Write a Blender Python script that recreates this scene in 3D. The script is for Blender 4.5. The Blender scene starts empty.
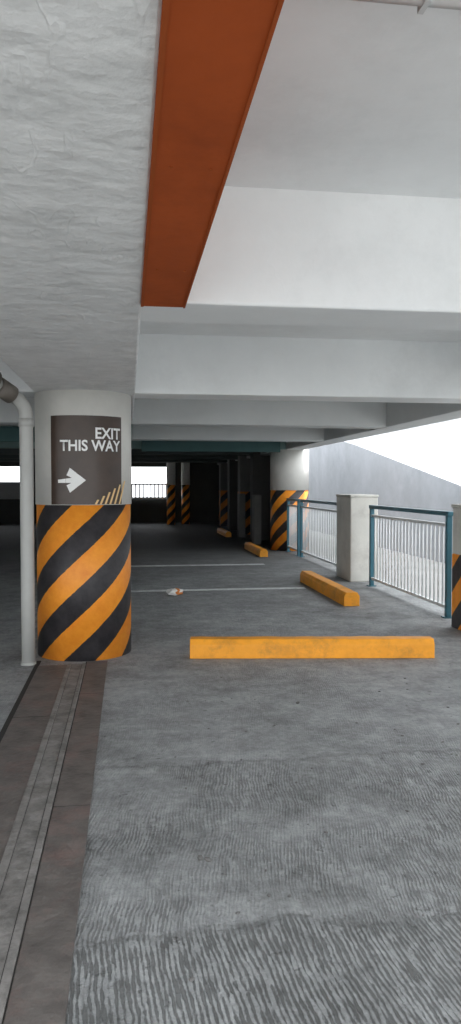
import bpy, bmesh, math, random
from mathutils import Vector, Matrix
random.seed(4)
S=bpy.context.scene
COL=S.collection

# ---------------------------------------------------------------- helpers
def new_mat(name, base=(.5,.5,.5), rough=.8, metallic=0.0, var=0.12, scale=3.0, bump=0.15, bscale=60, stain=None, stain_amt=0.4, bdist=0.01, cracks=0, spec=None):
    m=bpy.data.materials.new(name); m.use_nodes=True
    nt=m.node_tree; N=nt.nodes; L=nt.links
    b=N['Principled BSDF']; b.inputs['Roughness'].default_value=rough; b.inputs['Metallic'].default_value=metallic
    if spec is not None: b.inputs['Specular IOR Level'].default_value=spec
    tc=N.new('ShaderNodeTexCoord')
    n=N.new('ShaderNodeTexNoise'); n.inputs['Scale'].default_value=scale; n.inputs['Detail'].default_value=8; n.inputs['Roughness'].default_value=.65
    L.new(tc.outputs['Object'],n.inputs['Vector'])
    r=N.new('ShaderNodeValToRGB'); r.color_ramp.elements[0].position=.3; r.color_ramp.elements[1].position=.7
    r.color_ramp.elements[0].color=tuple(c*(1-var) for c in base)+(1,)
    r.color_ramp.elements[1].color=tuple(min(1,c*(1+var)) for c in base)+(1,)
    L.new(n.outputs['Fac'],r.inputs['Fac'])
    out=r.outputs['Color']
    if stain:
        n2=N.new('ShaderNodeTexNoise'); n2.inputs['Scale'].default_value=scale*.6; n2.inputs['Detail'].default_value=10; n2.inputs['Roughness'].default_value=.75
        mp=N.new('ShaderNodeMapping'); mp.inputs['Location'].default_value=(7,3,1); L.new(tc.outputs['Object'],mp.inputs['Vector']); L.new(mp.outputs['Vector'],n2.inputs['Vector'])
        r2=N.new('ShaderNodeValToRGB'); r2.color_ramp.elements[0].position=.5; r2.color_ramp.elements[1].position=.68
        r2.color_ramp.elements[0].color=(0,0,0,1); r2.color_ramp.elements[1].color=(stain_amt,)*3+(1,)
        L.new(n2.outputs['Fac'],r2.inputs['Fac'])
        mx=N.new('ShaderNodeMixRGB'); mx.inputs['Color2'].default_value=tuple(stain)+(1,)
        L.new(r2.outputs['Color'],mx.inputs['Fac']); L.new(out,mx.inputs['Color1']); out=mx.outputs['Color']
    L.new(out,b.inputs['Base Color'])
    if bump>0:
        n3=N.new('ShaderNodeTexNoise'); n3.inputs['Scale'].default_value=bscale; n3.inputs['Detail'].default_value=6
        L.new(tc.outputs['Object'],n3.inputs['Vector'])
        hgt=n3.outputs['Fac']
        if cracks:
            mp=N.new('ShaderNodeMapping'); mp.inputs['Scale'].default_value=(5,1.6,3); mp.inputs['Rotation'].default_value=(0,0,.5); L.new(tc.outputs['Object'],mp.inputs['Vector'])
            n4=N.new('ShaderNodeTexNoise'); n4.inputs['Scale'].default_value=1.3; n4.inputs['Detail'].default_value=3; n4.inputs['Distortion'].default_value=.3; L.new(mp.outputs['Vector'],n4.inputs['Vector'])
            a=N.new('ShaderNodeMath'); a.operation='SUBTRACT'; L.new(n4.outputs['Fac'],a.inputs[0]); a.inputs[1].default_value=.52
            a2=N.new('ShaderNodeMath'); a2.operation='ABSOLUTE'; L.new(a.outputs[0],a2.inputs[0])
            a3=N.new('ShaderNodeMath'); a3.operation='MULTIPLY'; a3.inputs[1].default_value=40; L.new(a2.outputs[0],a3.inputs[0])
            a4=N.new('ShaderNodeMath'); a4.operation='SUBTRACT'; a4.use_clamp=True; a4.inputs[0].default_value=1; L.new(a3.outputs[0],a4.inputs[1])
            n5=N.new('ShaderNodeTexNoise'); n5.inputs['Scale'].default_value=2.5; L.new(tc.outputs['Object'],n5.inputs['Vector'])
            a5=N.new('ShaderNodeMath'); a5.operation='GREATER_THAN'; a5.inputs[1].default_value=.57; L.new(n5.outputs['Fac'],a5.inputs[0])
            a6=N.new('ShaderNodeMath'); a6.operation='MULTIPLY'; L.new(a4.outputs[0],a6.inputs[0]); L.new(a5.outputs[0],a6.inputs[1])
            a7=N.new('ShaderNodeMath'); a7.operation='MULTIPLY'; a7.inputs[1].default_value=cracks; L.new(a6.outputs[0],a7.inputs[0])
            a8=N.new('ShaderNodeMath'); a8.operation='ADD'; L.new(hgt,a8.inputs[0]); L.new(a7.outputs[0],a8.inputs[1]); hgt=a8.outputs[0]
        bp=N.new('ShaderNodeBump'); bp.inputs['Strength'].default_value=bump; bp.inputs['Distance'].default_value=bdist
        L.new(hgt,bp.inputs['Height']); L.new(bp.outputs['Normal'],b.inputs['Normal'])
    return m

def obj_from_bm(bm,name,mat=None,parent=None,smooth=False,mats=None):
    me=bpy.data.meshes.new(name); bmesh.ops.recalc_face_normals(bm,faces=bm.faces)
    bm.to_mesh(me); bm.free()
    o=bpy.data.objects.new(name,me); COL.objects.link(o)
    if mats:
        for x in mats: me.materials.append(x)
    elif mat: me.materials.append(mat)
    if smooth:
        for p in me.polygons: p.use_smooth=True
    if parent: o.parent=parent
    return o

def bm_box(bm,x0,x1,y0,y1,z0,z1,bevel=0.0,mi=0):
    vs=[bm.verts.new((x,y,z)) for x in (x0,x1) for y in (y0,y1) for z in (z0,z1)]
    idx=[(0,1,3,2),(4,6,7,5),(0,4,5,1),(2,3,7,6),(0,2,6,4),(1,5,7,3)]
    fs=[bm.faces.new([vs[i] for i in f]) for f in idx]
    for f in fs: f.material_index=mi
    if bevel>0:
        es=list({e for f in fs for e in f.edges})
        r=bmesh.ops.bevel(bm,geom=es,offset=bevel,segments=2,affect='EDGES',profile=.5)
        for f in r['faces']: f.material_index=mi
def box(name,x0,x1,y0,y1,z0,z1,mat,bevel=0.0,parent=None):
    bm=bmesh.new(); bm_box(bm,x0,x1,y0,y1,z0,z1,bevel)
    return obj_from_bm(bm,name,mat,parent)
def empty(name,loc=(0,0,0)):
    e=bpy.data.objects.new(name,None); COL.objects.link(e); e.location=loc; e.empty_display_size=.2; return e
def bm_cyl(bm,c,r,z0,z1,seg=64,mi=0,cap=True):
    a=[];b_=[]
    for i in range(seg):
        t=2*math.pi*i/seg
        a.append(bm.verts.new((c[0]+r*math.cos(t),c[1]+r*math.sin(t),z0)))
        b_.append(bm.verts.new((c[0]+r*math.cos(t),c[1]+r*math.sin(t),z1)))
    for i in range(seg):
        j=(i+1)%seg
        f=bm.faces.new((a[i],a[j],b_[j],b_[i])); f.material_index=mi; f.smooth=True
    if cap:
        bm.faces.new(a[::-1]).material_index=mi; bm.faces.new(b_).material_index=mi
def bm_tube(bm,pts,r,seg=20,mi=0):
    pts=[Vector(p) for p in pts]; rings=[]; up=None
    for i,p in enumerate(pts):
        d=((pts[min(i+1,len(pts)-1)]-p).normalized()+(p-pts[max(i-1,0)]).normalized()).normalized()
        if up is None:
            up=d.orthogonal().normalized()
        up=(up-d*up.dot(d)).normalized(); s=d.cross(up)
        rings.append([bm.verts.new(p+r*(math.cos(2*math.pi*k/seg)*up+math.sin(2*math.pi*k/seg)*s)) for k in range(seg)])
    for a,b_ in zip(rings[:-1],rings[1:]):
        for k in range(seg):
            f=bm.faces.new((a[k],a[(k+1)%seg],b_[(k+1)%seg],b_[k])); f.smooth=True; f.material_index=mi
    bm.faces.new(rings[0][::-1]).material_index=mi; bm.faces.new(rings[-1]).material_index=mi

# ---------------------------------------------------------------- materials
M_plaster=new_mat('white_plaster',(.80,.82,.825),.85,var=.05,scale=1.6,bump=.3,bscale=5,stain=(.60,.62,.62),stain_amt=.35,bdist=.015,cracks=.06)
M_beam=new_mat('rough_plaster_beam',(.73,.74,.74),.85,var=.09,scale=6,bump=.9,bscale=10,stain=(.48,.49,.49),stain_amt=.5,bdist=.022,cracks=.09)
M_colwhite=new_mat('column_white_paint',(.68,.67,.63),.7,var=.06,scale=3,bump=.25,bscale=14,stain=(.5,.49,.46),stain_amt=.3)
M_pillar=new_mat('pillar_paint',(.66,.65,.60),.8,var=.07,scale=4,bump=.2,bscale=25,stain=(.35,.33,.30),stain_amt=.4)
M_red=new_mat('red_brown_paint',(.35,.070,.016),.7,var=.16,scale=2,bump=.1,bscale=30,stain=(.20,.038,.01),stain_amt=.6,spec=.15)
M_redtrim=new_mat('red_trim',(.30,.065,.015),.7,var=.05,bump=0,spec=.15)
M_orange=new_mat('orange_stop_paint',(.90,.36,.02),.55,var=.1,scale=6,bump=.3,bscale=30,stain=(.42,.20,.04),stain_amt=.65)
M_pvc=new_mat('pvc_pipe',(.44,.44,.42),.45,var=.06,scale=4,bump=.03)
M_fit=new_mat('pipe_fitting',(.16,.14,.12),.5,var=.2,scale=8,bump=.05)
M_teal=new_mat('teal_paint',(.03,.13,.175),.4,var=.1,scale=10,bump=.03)
M_bar=new_mat('white_bar_paint',(.72,.74,.74),.45,var=.04,scale=10,bump=0)
M_dark=new_mat('shade_dark_wall_paint',(.05,.052,.05),.9,var=.2,scale=1.5,bump=.1)  # interior light falloff is darkened into this wall grey
M_grey=new_mat('grey_panel',(.35,.36,.36),.9,var=.1,scale=1.5,bump=.05)
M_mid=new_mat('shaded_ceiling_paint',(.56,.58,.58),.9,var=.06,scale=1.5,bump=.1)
M_far=new_mat('shaded_teal_beam_paint',(.17,.25,.24),.9,var=.1,scale=1.5,bump=.1)  # teal tint, with the shade of the depth added to the colour
M_far2=new_mat('deep_shade_ceiling_paint',(.07,.085,.085),.9,var=.1,scale=1.5,bump=.1)  # shade of the far ceiling painted in as a near-black colour
M_tealband=new_mat('teal_band_paint',(.05,.11,.11),.8,var=.1,scale=3,bump=.05)
M_line=new_mat('parking_line_paint',(.62,.64,.64),.8,var=.15,scale=9,bump=.2,bscale=60,stain=(.25,.26,.26),stain_amt=.85)
M_drain=new_mat('drain_dark_slab',(.120,.108,.10),.6,var=.38,scale=6,bump=.7,bscale=30,stain=(.23,.135,.12),stain_amt=.5)
M_gutter=new_mat('drain_gutter',(.21,.20,.19),.65,var=.38,scale=9,bump=.8,bscale=30,stain=(.08,.075,.07),stain_amt=.8)
M_gap=new_mat('dark_gap',(.03,.028,.026),.9,bump=0)
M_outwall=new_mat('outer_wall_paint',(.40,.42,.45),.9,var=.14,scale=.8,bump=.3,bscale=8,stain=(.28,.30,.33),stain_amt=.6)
M_ground=new_mat('outside_concrete',(.42,.42,.41),.9,var=.1,scale=.6,bump=.2)
M_rampfloor=new_mat('ramp_concrete',(.16,.165,.17),.9,var=.15,scale=1,bump=.2)
M_sign=new_mat('sign_panel_dark',(.052,.032,.022),.38,var=.3,scale=3,bump=0)
M_signtxt=new_mat('sign_white_vinyl',(.85,.85,.83),.5,var=.01,bump=0)
M_signyel=new_mat('sign_hatch_pale_orange',(.80,.56,.26),.5,var=.05,bump=0)  # pale-orange slanted bars at the sign's lower right
M_paper=new_mat('paper_litter',(.85,.83,.8),.8,var=.04,bump=0)
M_paper2=new_mat('orange_wrapper',(.75,.25,.05),.5,var=.1,bump=0)
M_debris=new_mat('debris',(.16,.155,.15),.9,var=.3,bump=.2)

def stripe_mat(name,R,period,slope,off,box_mode=False,dim=1.0):
    m=bpy.data.materials.new(name); m.use_nodes=True
    nt=m.node_tree; N=nt.nodes; L=nt.links; b=N['Principled BSDF']; b.inputs['Roughness'].default_value=.5
    tc=N.new('ShaderNodeTexCoord'); sp=N.new('ShaderNodeSeparateXYZ'); L.new(tc.outputs['Object'],sp.inputs[0])
    def math_(op,a,b2=None):
        q=N.new('ShaderNodeMath'); q.operation=op
        for i,v in enumerate((a,b2)):
            if v is None: continue
            if isinstance(v,(int,float)): q.inputs[i].default_value=v
            else: L.new(v,q.inputs[i])
        return q.outputs[0]
    if box_mode: arc=math_('SUBTRACT',sp.outputs['X'],sp.outputs['Y'])
    else:
        arc=math_('MULTIPLY',math_('ARCTAN2',sp.outputs['X'],math_('MULTIPLY',sp.outputs['Y'],-1)),R)
    v=math_('SUBTRACT',sp.outputs['Z'],math_('MULTIPLY',arc,slope))
    nz=N.new('ShaderNodeTexNoise'); nz.inputs['Scale'].default_value=25; L.new(tc.outputs['Object'],nz.inputs['Vector'])
    v=math_('ADD',v,math_('MULTIPLY',math_('SUBTRACT',nz.outputs['Fac'],.5),.012))
    f=math_('FRACT',math_('DIVIDE',math_('ADD',v,off),period))
    g=math_('GREATER_THAN',f,.5)
    n=N.new('ShaderNodeTexNoise'); n.inputs['Scale'].default_value=7; n.inputs['Detail'].default_value=10; n.inputs['Roughness'].default_value=.75
    L.new(tc.outputs['Object'],n.inputs['Vector'])
    r1=N.new('ShaderNodeValToRGB'); r1.color_ramp.elements[0].position=.3; r1.color_ramp.elements[1].position=.65
    r1.color_ramp.elements[0].color=(.84*dim,.25*dim,.016*dim,1); r1.color_ramp.elements[1].color=(1.0*dim,.37*dim,.035*dim,1); L.new(n.outputs['Fac'],r1.inputs['Fac'])
    r2=N.new('ShaderNodeValToRGB'); r2.color_ramp.elements[0].position=.35; r2.color_ramp.elements[1].position=.78
    r2.color_ramp.elements[0].color=(.018,.017,.02,1); r2.color_ramp.elements[1].color=(.07,.064,.068,1); L.new(n.outputs['Fac'],r2.inputs['Fac'])
    mx=N.new('ShaderNodeMixRGB'); L.new(g,mx.inputs['Fac']); L.new(r2.outputs['Color'],mx.inputs['Color1']); L.new(r1.outputs['Color'],mx.inputs['Color2'])
    L.new(mx.outputs['Color'],b.inputs['Base Color'])
    bp=N.new('ShaderNodeBump'); bp.inputs['Strength'].default_value=.2; bp.inputs['Distance'].default_value=.01; L.new(n.outputs['Fac'],bp.inputs['Height']); L.new(bp.outputs['Normal'],b.inputs['Normal'])
    return m

def floor_mat():
    m=bpy.data.materials.new('broomed_concrete'); m.use_nodes=True
    nt=m.node_tree; N=nt.nodes; L=nt.links; b=N['Principled BSDF']; b.inputs['Roughness'].default_value=.72
    tc=N.new('ShaderNodeTexCoord'); P=tc.outputs['Object']
    def mth(op,a,b2=None,c=None,clamp=False):
        q=N.new('ShaderNodeMath'); q.operation=op; q.use_clamp=clamp
        for i,v in enumerate((a,b2,c)):
            if v is None: continue
            if isinstance(v,(int,float)): q.inputs[i].default_value=v
            else: L.new(v,q.inputs[i])
        return q.outputs[0]
    def noise(scale,detail=6,rough=.6,vec=None,dist=0):
        n=N.new('ShaderNodeTexNoise'); n.inputs['Scale'].default_value=scale; n.inputs['Detail'].default_value=detail; n.inputs['Roughness'].default_value=rough; n.inputs['Distortion'].default_value=dist
        L.new(vec or P,n.inputs['Vector']); return n.outputs['Fac']
    def mapped(sc,rot=(0,0,0),loc=(0,0,0)):
        q=N.new('ShaderNodeMapping'); q.inputs['Scale'].default_value=sc; q.inputs['Rotation'].default_value=rot; q.inputs['Location'].default_value=loc; L.new(P,q.inputs['Vector']); return q.outputs['Vector']
    def ramp01(x,a,b2):
        return mth('MULTIPLY',mth('SUBTRACT',x,a),1.0/(b2-a),clamp=True)
    sp=N.new('ShaderNodeSeparateXYZ'); L.new(P,sp.inputs[0])
    big=noise(.7,6,.6); mid=noise(4,8,.7); fine=noise(110,4,.7); peb=noise(28,6,.75); mid2=noise(9,6,.7,mapped((1,1,1),(0,0,0),(4,4,0)))
    def rake(freq,slant,warp,w2,seed,brkamt):
        wv=noise(1.6,2,.45,mapped((1,.7,1),(0,0,0),(seed,seed*2,0)))
        wv2=noise(16,3,.6,mapped((1,.5,1),(0,0,0),(seed*3,seed,0)))
        u=mth('ADD',mth('ADD',sp.outputs['X'],mth('MULTIPLY',sp.outputs['Y'],slant)),mth('ADD',mth('MULTIPLY',wv,warp),mth('MULTIPLY',wv2,w2)))
        s=mth('SINE',mth('MULTIPLY',u,freq))
        s=mth('ADD',mth('MULTIPLY',s,.5),.5)
        brk=noise(1,5,.7,mapped((32,8,1),(0,0,.05),(seed,7,0)))
        return ramp01(mth('ADD',s,mth('MULTIPLY',mth('SUBTRACT',brk,.5),brkamt)),.12,.66)
    streak=rake(2*math.pi/.0185,.06,.10,.020,3.0,5.0)
    streak2=rake(2*math.pi/.0145,-.18,.16,.025,8.0,5.5)
    yy=mth('ADD',sp.outputs['Y'],mth('MULTIPLY',mth('SUBTRACT',noise(3,6,.65),.5),.40))
    near=mth('SUBTRACT',1,ramp01(yy,2.42,2.50),clamp=True)
    zone2=mth('SUBTRACT',1,ramp01(yy,3.93,4.0),clamp=True)
    joint=mth('SUBTRACT',1,mth('MULTIPLY',mth('ABSOLUTE',mth('SUBTRACT',yy,3.98)),26),clamp=True)
    joint2=mth('SUBTRACT',1,mth('MULTIPLY',mth('ABSOLUTE',mth('SUBTRACT',yy,2.47)),30),clamp=True)
    patch=ramp01(noise(1.5,5,.65),.42,.56)
    patch2=ramp01(noise(2.3,6,.7,mapped((1,1,1),(0,0,0),(11,5,0))),.46,.60)
    gA=near
    gB=mth('MULTIPLY',mth('SUBTRACT',1,near),mth('MULTIPLY',mth('ADD',mth('MULTIPLY',patch,.75),.25),mth('ADD',mth('MULTIPLY',zone2,.38),.27)))
    groove=mth('ADD',mth('MULTIPLY',streak,gA),mth('MULTIPLY',streak2,gB))
    h=mth('ADD',mth('ADD',mth('MULTIPLY',groove,.8),mth('MULTIPLY',fine,.35)),mth('ADD',mth('MULTIPLY',mid,.7),mth('MULTIPLY',peb,1.0)))
    h=mth('SUBTRACT',h,mth('MULTIPLY',mth('ADD',joint,joint2),.6))
    bp=N.new('ShaderNodeBump'); bp.inputs['Strength'].default_value=.9; bp.inputs['Distance'].default_value=.013
    L.new(h,bp.inputs['Height']); L.new(bp.outputs['Normal'],b.inputs['Normal'])
    val=mth('ADD',mth('MULTIPLY',big,.22),mth('ADD',mth('MULTIPLY',mid,.25),mth('MULTIPLY',mid2,.18)))
    val=mth('ADD',val,mth('ADD',mth('MULTIPLY',fine,.12),mth('MULTIPLY',peb,.23)))
    r=N.new('ShaderNodeValToRGB'); e=r.color_ramp.elements; e[0].position=.42; e[0].color=(.185,.192,.192,1); e[1].position=.58; e[1].color=(.45,.462,.466,1)
    L.new(val,r.inputs['Fac'])
    dk=mth('ADD',mth('MULTIPLY',mth('SUBTRACT',1,streak),mth('MULTIPLY',gA,.75)),mth('MULTIPLY',mth('SUBTRACT',1,streak2),mth('MULTIPLY',gB,.80)))
    dk=mth('ADD',dk,mth('MULTIPLY',joint,.35),clamp=True)
    dk=mth('ADD',dk,mth('MULTIPLY',patch2,.20),clamp=True)
    pit=ramp01(noise(15,4,.65,mapped((1,1,1),(0,0,0),(2,8,0))),.63,.69)
    dk=mth('ADD',dk,mth('MULTIPLY',pit,.6),clamp=True)
    mx=N.new('ShaderNodeMixRGB'); mx.inputs['Color2'].default_value=(.09,.092,.09,1); L.new(dk,mx.inputs['Fac']); L.new(r.outputs['Color'],mx.inputs['Color1'])
    far_shade=mth('ADD',mth('MULTIPLY',ramp01(sp.outputs['Y'],6.5,12.0),.20),mth('MULTIPLY',ramp01(sp.outputs['Y'],12.0,18.0),.80))
    mx2=N.new('ShaderNodeMixRGB'); mx2.inputs['Color2'].default_value=(.038,.040,.042,1); L.new(mth('MULTIPLY',far_shade,.93),mx2.inputs['Fac']); L.new(mx.outputs['Color'],mx2.inputs['Color1'])  # floor colour darkens with distance, standing in for fading daylight
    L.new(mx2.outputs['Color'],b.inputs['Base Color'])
    return m
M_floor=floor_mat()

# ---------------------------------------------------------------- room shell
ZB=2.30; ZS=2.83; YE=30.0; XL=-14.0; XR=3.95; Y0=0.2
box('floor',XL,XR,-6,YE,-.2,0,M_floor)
box('ceiling',XL,XR,Y0,12.0,ZS,ZS+.25,M_plaster)
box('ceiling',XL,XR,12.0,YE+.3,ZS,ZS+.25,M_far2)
y=3.36
for k,mm in enumerate((M_plaster,M_plaster,M_mid,M_mid,M_far,M_far2,M_far2,M_far2)):  # beam colours step darker with depth, painting in the loss of light
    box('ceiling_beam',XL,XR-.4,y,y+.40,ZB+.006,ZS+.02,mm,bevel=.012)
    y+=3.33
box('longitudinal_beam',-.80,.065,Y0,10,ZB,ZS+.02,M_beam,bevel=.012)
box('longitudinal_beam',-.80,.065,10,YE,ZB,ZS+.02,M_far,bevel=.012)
box('longitudinal_beam',-8.0,-7.2,Y0,YE,ZB,ZS+.02,M_far,bevel=.012)
box('edge_beam',3.55,3.97,Y0,YE,ZB+.003,ZS+.02,M_mid,bevel=.012)
box('ceiling_teal_band',.3,3.4,16.6,16.68,ZB-.06,ZB+.2,M_tealband)
box('ceiling_teal_band',-7.0,-.9,13.2,13.28,ZB-.06,ZB+.2,M_tealband)
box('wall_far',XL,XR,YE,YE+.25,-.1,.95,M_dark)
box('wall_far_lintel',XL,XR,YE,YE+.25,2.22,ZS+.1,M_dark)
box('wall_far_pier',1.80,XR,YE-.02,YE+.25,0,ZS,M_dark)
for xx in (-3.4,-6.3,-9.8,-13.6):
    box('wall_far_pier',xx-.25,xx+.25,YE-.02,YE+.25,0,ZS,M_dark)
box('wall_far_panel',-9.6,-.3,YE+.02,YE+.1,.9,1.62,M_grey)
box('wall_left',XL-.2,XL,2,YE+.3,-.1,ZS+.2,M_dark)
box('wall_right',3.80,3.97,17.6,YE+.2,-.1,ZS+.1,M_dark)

bm=bmesh.new()
for a,b_ in ((-.0,1.8),):
    bm_box(bm,a,b_,YE-.10,YE-.05,1.5,1.56); bm_box(bm,a,b_,YE-.10,YE-.05,.95,1.02)
    n=int((b_-a)/.15)
    for i in range(n+1):
        x=a+(b_-a)*i/n; bm_box(bm,x-.025,x+.025,YE-.09,YE-.06,.95,1.55)
obj_from_bm(bm,'window_railing',M_bar)

st5=stripe_mat('stripes_pilaster',.3,.5,.9,.2,box_mode=True,dim=.55)  # orange scaled down to imitate weak light at the back
for i,yy in enumerate((20.0,22.4,24.8,27.2)):
    mm=new_mat('pilaster_paint_%d'%i,(.15,.15,.145) if i%2 else (.08,.08,.078),.9)  # greys kept low so the colour carries the gloom by this wall
    e=empty('wall_pilaster',(3.35,yy,0))
    box('upper',0,.47,0,.5,(1.3 if i in (1,3) else 0),ZS,mm,.01,e)
    if i in (1,3): box('striped_base',0,.47,0,.5,0,1.3,st5,.01,e)
M_bol=new_mat('shaded_pillar_paint',(.16,.16,.155),.9)  # pillar colour lowered to hold the shade of the garage depth
for yy in (18.6,21.2):
    box('low_concrete_pillar',3.15,3.33,yy,yy+.4,0,1.25,M_bol,bevel=.02)

# ---------------------------------------------------------------- columns
def column(loc,R,stripe,zs=1.33,ztop=ZB+.02,name='striped_column'):
    e=empty(name,(loc[0],loc[1],0))
    bm=bmesh.new(); bm_cyl(bm,(0,0),R,0,zs); obj_from_bm(bm,'striped_base',stripe,e)
    bm=bmesh.new(); bm_cyl(bm,(0,0),R+.008,zs,ztop); obj_from_bm(bm,'shaft',M_colwhite,e)
    return e
CX,CY,CR=-.392,6.856,.415
st=stripe_mat('stripes_col',CR,.50,.92,.10)
c1=column((CX,CY),CR,st)
st2=stripe_mat('stripes_col_edge',.44,.46,.92,.3)
column((3.72,17.1),.44,st2,zs=1.38)
column((-.392,17.1),.40,st2); column((-.392,27.1),.40,st2)
column((-7.6,6.86),.40,st2); column((-7.6,17.1),.40,st2)
st3=stripe_mat('stripes_small',.17,.4,.92,.1)
column((1.62,28.6),.16,st3,zs=1.5,ztop=2.83)
column((2.2,28.9),.16,st3,zs=1.5,ztop=2.83)

t=Vector((-CX,-CY,0)).normalized(); r=Vector((-t.y,t.x,0))
def colpt(arc,z,off):
    ph=arc/CR; rr=CR+off
    return Vector((0,0,z))+rr*(math.cos(ph)*t+math.sin(ph)*r)
sign=empty('exit_sign',(CX,CY,0))
A0,A1=-math.radians(39)*CR,math.radians(48)*CR
Z0,Z1=1.335,2.085
bm=bmesh.new(); n=28; rows=[]
for i in range(n+1):
    a=A0+(A1-A0)*i/n
    rows.append([bm.verts.new(colpt(a,z,o)) for z,o in ((Z0,.008),(Z0,.016),(Z1,.016),(Z1,.008))])
for a,b_ in zip(rows[:-1],rows[1:]):
    for j in range(4):
        bm.faces.new((a[j],b_[j],b_[(j+1)%4],a[(j+1)%4]))
bm.faces.new(rows[0]); bm.faces.new(rows[-1][::-1])
obj_from_bm(bm,'sign_panel',M_sign,sign)
def flat_to_col(polys,name,mat,off=.021):
    bm=bmesh.new()
    for poly in polys:
        bm.faces.new([bm.verts.new(colpt(a,z,off)) for a,z in poly])
    return obj_from_bm(bm,name,mat,sign)
def text_on_col(txt,a_l,a_r,z0,z1,name):
    cu=bpy.data.curves.new(name,'FONT'); cu.body=txt; cu.resolution_u=4; cu.offset=.024
    to=bpy.data.objects.new(name+'_tmp',cu); COL.objects.link(to)
    dg=bpy.context.evaluated_depsgraph_get(); dg.update()
    me=bpy.data.meshes.new_from_object(to.evaluated_get(dg)); bpy.data.objects.remove(to)
    xs=[v.co.x for v in me.vertices]; ys=[v.co.y for v in me.vertices]
    x0,x1,y0,y1=min(xs),max(xs),min(ys),max(ys)
    for v in me.vertices:
        a=a_l+(v.co.x-x0)/(x1-x0)*(a_r-a_l); z=z0+(v.co.y-y0)/(y1-y0)*(z1-z0)
        v.co=colpt(a,z,.023)
    me.materials.clear(); me.materials.append(M_signtxt)
    o=bpy.data.objects.new(name,me); COL.objects.link(o); o.parent=sign
def ua(u): return math.asin(max(-1,min(1,(u-84)/49)))*CR
text_on_col('EXIT',ua(95),ua(118.5),1.89,1.985,'text_exit')
text_on_col('THIS WAY',ua(62),ua(118.5),1.785,1.88,'text_this_way')
ax=ua(60); aw=ua(86)-ax; az=1.54; s=.10
def P_(fx,fz): return (ax+fx*aw,az+fz*s)
flat_to_col([[P_(0,.05),P_(0,-.22),P_(.55,-.22),P_(.55,.22)],
  [P_(.55,.16),P_(.32,.42),P_(.44,1.05),P_(1,0)],
  [P_(.55,-.16),P_(1,0),P_(.44,-1.05),P_(.32,-.42)],
  [P_(.55,.16),P_(1,0),P_(.55,-.16)]],'arrow',M_signtxt)
pol=[]
for i in range(6):
    a=ua(94+4.6*i); w=.018; zt=1.335+ (.04+.032*i)
    pol.append([(a,1.337),(a+w,1.337),(a+w+.02+.01*i,zt),(a+.02+.01*i,zt)])
flat_to_col(pol,'hatch_marks',M_signyel)

# ---------------------------------------------------------------- red duct
bm=bmesh.new()
bm_box(bm,.060,.252,Y0,3.375,2.292,ZS+.005,0,0)
bm_box(bm,.060,.072,Y0,3.375,2.289,2.294,0,1); bm_box(bm,.248,.256,Y0,3.375,2.288,2.62,0,1)
for yy in (1.0,1.9,2.8):
    for xx in (.11,.21): bm_cyl(bm,(xx,yy),.004,2.289,2.293,12,1)
obj_from_bm(bm,'ceiling_red_steel_duct',mats=[M_red,M_redtrim])

bm=bmesh.new()
bm_tube(bm,[(.3,1.985,ZS-.02),(3.5,1.985,ZS-.02)],.016,16)
bm_tube(bm,[(1.15,1.985,ZS-.02),(1.21,1.985,ZS-.02)],.024,16)
for xx in (.8,1.6,2.2,3.0): bm_box(bm,xx-.008,xx+.008,1.955,2.015,ZS-.040,ZS+.003)
obj_from_bm(bm,'ceiling_conduit',M_mid)

# ---------------------------------------------------------------- drain pipe
PX,PY=-.832,6.40
dp=empty('drain_pipe',(PX,PY,0))
bm=bmesh.new()
pts=[(0,0,0),(0,0,.6),(0,0,1.2),(0,0,1.8),(0,0,2.06)]
for i in range(1,9):
    a=math.radians(62)*i/8; R=.17
    pts.append((-.75*R*(1-math.cos(a)),-.65*R*(1-math.cos(a)),2.06+R*math.sin(a)))
x,y_,z=pts[-1]; pts.append((x-.55,y_-.75,z+.36))
bm_tube(bm,pts,.056,24); obj_from_bm(bm,'pipe_run',M_pvc,dp)
bm=bmesh.new(); bm_tube(bm,[(0,0,1.98),(0,0,2.05)],.062,24); bm_tube(bm,[(0,0,0),(0,0,.02)],.064,24)
obj_from_bm(bm,'pipe_collars',M_pvc,dp)
d=Vector((-.55,-.75,.36)).normalized(); p=Vector((x,y_,z))+d*.06
bm=bmesh.new(); bm_tube(bm,[p,p+d*.16],.075,24); p=p+d*.22; bm_tube(bm,[p,p+d*.14],.10,24); bm_box(bm,p.x-.02,p.x+.02,p.y-.02,p.y+.02,p.z,ZS-.01); obj_from_bm(bm,'pipe_hanger',M_fit,dp)
# ---------------------------------------------------------------- drain strip
ds=empty('floor_drain_channel')
box('slab_left',-.74,-.50,-6,6.3,0,.010,M_drain,.003,ds)
bm=bmesh.new(); bm_box(bm,-.505,-.470,-6,6.32,0,.016,.005); bm_box(bm,-.385,-.355,-6,6.32,0,.016,.005); bm_box(bm,-.472,-.383,-6,6.32,0,.009)
obj_from_bm(bm,'gutter',M_gutter,ds)
box('slab_right',-.350,-.18,-6,6.4,0,.010,M_drain,.003,ds)
bm=bmesh.new()
bm_box(bm,-.775,-.738,-6,6.5,0,.004); bm_box(bm,-.358,-.350,-6,6.4,0,.008); bm_box(bm,-.473,-.468,-6,6.3,0,.0100); bm_box(bm,-.388,-.384,-6,6.3,0,.0100)
for yy in (1.1,3.0,4.9):
    bm_box(bm,-.74,-.50,yy,yy+.005,.006,.0104); bm_box(bm,-.350,-.18,yy+.5,yy+.504,.006,.0104)
obj_from_bm(bm,'slab_joints',M_gap,ds)

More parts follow.
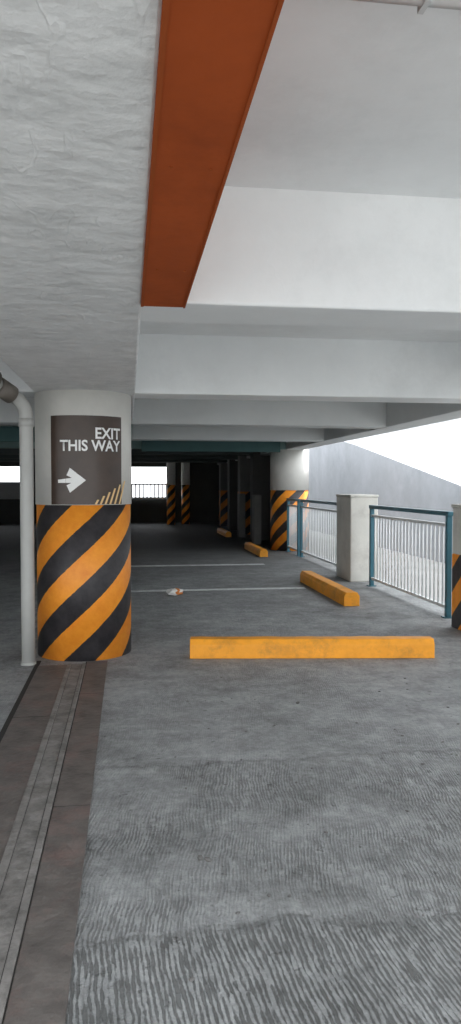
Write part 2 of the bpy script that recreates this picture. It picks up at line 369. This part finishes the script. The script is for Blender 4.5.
# ---------------------------------------------------------------- wheel stops
def wheel_stop(x,y,rot,length,h=.155,w=.17):
    e=bmesh.new()
    prof=[(-w/2,0),(w/2,0),(w/2,h*.72),(w/2-.03,h),(-w/2+.03,h),(-w/2,h*.72)]
    L_=length/2; n=24; rings=[]
    for i in range(n+1):
        xx=-L_+2*L_*i/n
        rings.append([e.verts.new((xx,p[0]+random.uniform(-.0015,.0015),p[1]+(random.uniform(-.002,.002) if p[1]>0 else 0))) for p in prof])
    for a,b_ in zip(rings[:-1],rings[1:]):
        for j in range(6): e.faces.new((a[j],b_[j],b_[(j+1)%6],a[(j+1)%6]))
    e.faces.new(rings[0]); e.faces.new(rings[-1][::-1])
    o=obj_from_bm(e,'wheel_stop',M_orange); o.location=(x,y,0); o.rotation_euler=(0,0,rot)
    bv=o.modifiers.new('b','BEVEL'); bv.width=.006; bv.segments=2; bv.limit_method='ANGLE'
    return o
wheel_stop(1.585,6.37,math.radians(-7.2),2.12,.165,.18)
wheel_stop(2.74,10.15,math.radians(90),2.4,.17,.2)
wheel_stop(2.80,16.4,math.radians(90),2.1)
wheel_stop(2.86,22.4,math.radians(90),2.1)

bm=bmesh.new()
bm_box(bm,.0,2.55,10.58,10.72,0,.004)
obj_from_bm(bm,'parking_line',M_line)
bm=bmesh.new(); bm_box(bm,.0,2.55,13.85,14.03,0,.004); obj_from_bm(bm,'parking_line',M_line)

# ---------------------------------------------------------------- short pillars
st4=stripe_mat('stripes_pillar',.3,.5,.9,.1,box_mode=True)
e=empty('striped_concrete_pillar',(3.38,6.9,0))
box('striped_base',0,.53,0,.6,0,.78,st4,.01,e); box('upper',.004,.526,.004,.596,.78,1.26,M_pillar,.01,e); box('cap',-.01,.54,-.01,.61,1.26,1.30,M_pillar,.01,e)
e=empty('concrete_pillar',(3.40,11.2,0))
box('body',0,.44,0,.8,0,1.31,M_pillar,.015,e); box('cap',-.01,.45,-.01,.81,1.31,1.35,M_pillar,.012,e)

# ---------------------------------------------------------------- railings
def railing(y0,y1,x=3.58,h=1.16):
    e=empty('balcony_railing',(x,y0,0)); Ln=y1-y0
    bm=bmesh.new()
    bm_box(bm,-.03,.03,0,.06,0,h,.006); bm_box(bm,-.03,.03,Ln-.06,Ln,0,h,.006)
    bm_box(bm,-.035,.035,-.02,Ln+.02,h-.01,h+.045,.012)
    bm_box(bm,-.06,.06,-.02,.08,0,.012); bm_box(bm,-.06,.06,Ln-.08,Ln+.02,0,.012)
    obj_from_bm(bm,'frame',M_teal,e)
    bm=bmesh.new()
    bm_box(bm,-.018,.018,.06,Ln-.06,h-.13,h-.095); bm_box(bm,-.018,.018,.06,Ln-.06,.10,.135)
    n=int(Ln/.125)
    for i in range(1,n):
        yy=.06+(Ln-.12)*i/n; bm_cyl(bm,(0,yy),.012,.13,h-.10,8)
    obj_from_bm(bm,'bars',M_bar,e)
railing(8.0,10.75); railing(12.25,15.3); railing(15.5,16.6)
railing(1.2,6.6)

# ---------------------------------------------------------------- outside
box('ground',-40,40,-40,60,-.5,-.21,M_ground)
box('ramp_driveway',4.02,6.2,-2,34,-.2,-.05,M_rampfloor)
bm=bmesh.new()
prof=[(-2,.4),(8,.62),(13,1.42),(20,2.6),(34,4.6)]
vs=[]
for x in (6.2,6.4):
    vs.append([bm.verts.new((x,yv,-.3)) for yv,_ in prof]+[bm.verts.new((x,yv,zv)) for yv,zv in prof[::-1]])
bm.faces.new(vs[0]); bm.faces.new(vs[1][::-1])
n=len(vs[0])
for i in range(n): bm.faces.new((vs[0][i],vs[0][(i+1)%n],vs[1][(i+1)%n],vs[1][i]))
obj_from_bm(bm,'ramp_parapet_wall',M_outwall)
M_bright=new_mat('sunlit_building_paint',(.5,.51,.52),.9,var=.06,scale=.5,bump=.1)
box('neighbouring_building_wall',11.5,12,-10,60,-.3,5.5,M_bright)

# ---------------------------------------------------------------- litter
bm=bmesh.new()
bmesh.ops.create_icosphere(bm,subdivisions=2,radius=.095)
for v in bm.verts:
    v.co*=random.uniform(.65,1.15); v.co.z*=.6; v.co.x*=1.3
zmin=min(v.co.z for v in bm.verts)
for v in bm.verts: v.co.z-=zmin
bm.faces.ensure_lookup_table()
for f in bm.faces: f.material_index=1 if (f.calc_center_median().x>.0 and random.random()<.6) else 0
o=obj_from_bm(bm,'crumpled_paper_litter',mats=[M_paper,M_paper2]); o.location=(.62,10.1,0)
bm=bmesh.new()
for i in range(90):
    x=random.uniform(.0,3.2); yv=random.uniform(2.2,5.9); s=random.uniform(.003,.008)
    if i<3: s=.014; x,yv=[(.28,2.95),(1.15,5.0),(.31,2.93)][i]
    mtx=Matrix.Translation((x,yv,s*.3))@Matrix.Rotation(random.uniform(0,6),4,'Z')@Matrix.Diagonal((1.6,1,.55,1))
    bmesh.ops.create_icosphere(bm,subdivisions=1,radius=s,matrix=mtx)
obj_from_bm(bm,'concrete_crumbs',M_debris)

# ---------------------------------------------------------------- light
w=bpy.data.worlds.new('World'); S.world=w; w.use_nodes=True
bg=w.node_tree.nodes['Background']; bg.inputs[0].default_value=(.93,.965,1,1); bg.inputs[1].default_value=2.6
sl=bpy.data.lights.new('sun','SUN'); sl.energy=5.5; sl.angle=math.radians(3); sl.color=(1,.96,.9)
so=bpy.data.objects.new('sun',sl); COL.objects.link(so)
so.rotation_euler=Vector((.02,.42,-1.0)).to_track_quat('-Z','Y').to_euler()
S.view_settings.view_transform='Standard'; S.view_settings.exposure=.43

# ---------------------------------------------------------------- camera
cd=bpy.data.cameras.new('cam'); cam=bpy.data.objects.new('cam',cd); COL.objects.link(cam)
cd.sensor_fit='VERTICAL'; cd.sensor_height=36; cd.lens=36*750/1024; cd.clip_start=.05; cd.clip_end=300
cam.location=(0,0,1.5)
cam.rotation_euler=(math.radians(90-2.06),0,-math.radians(7.78))
S.camera=cam
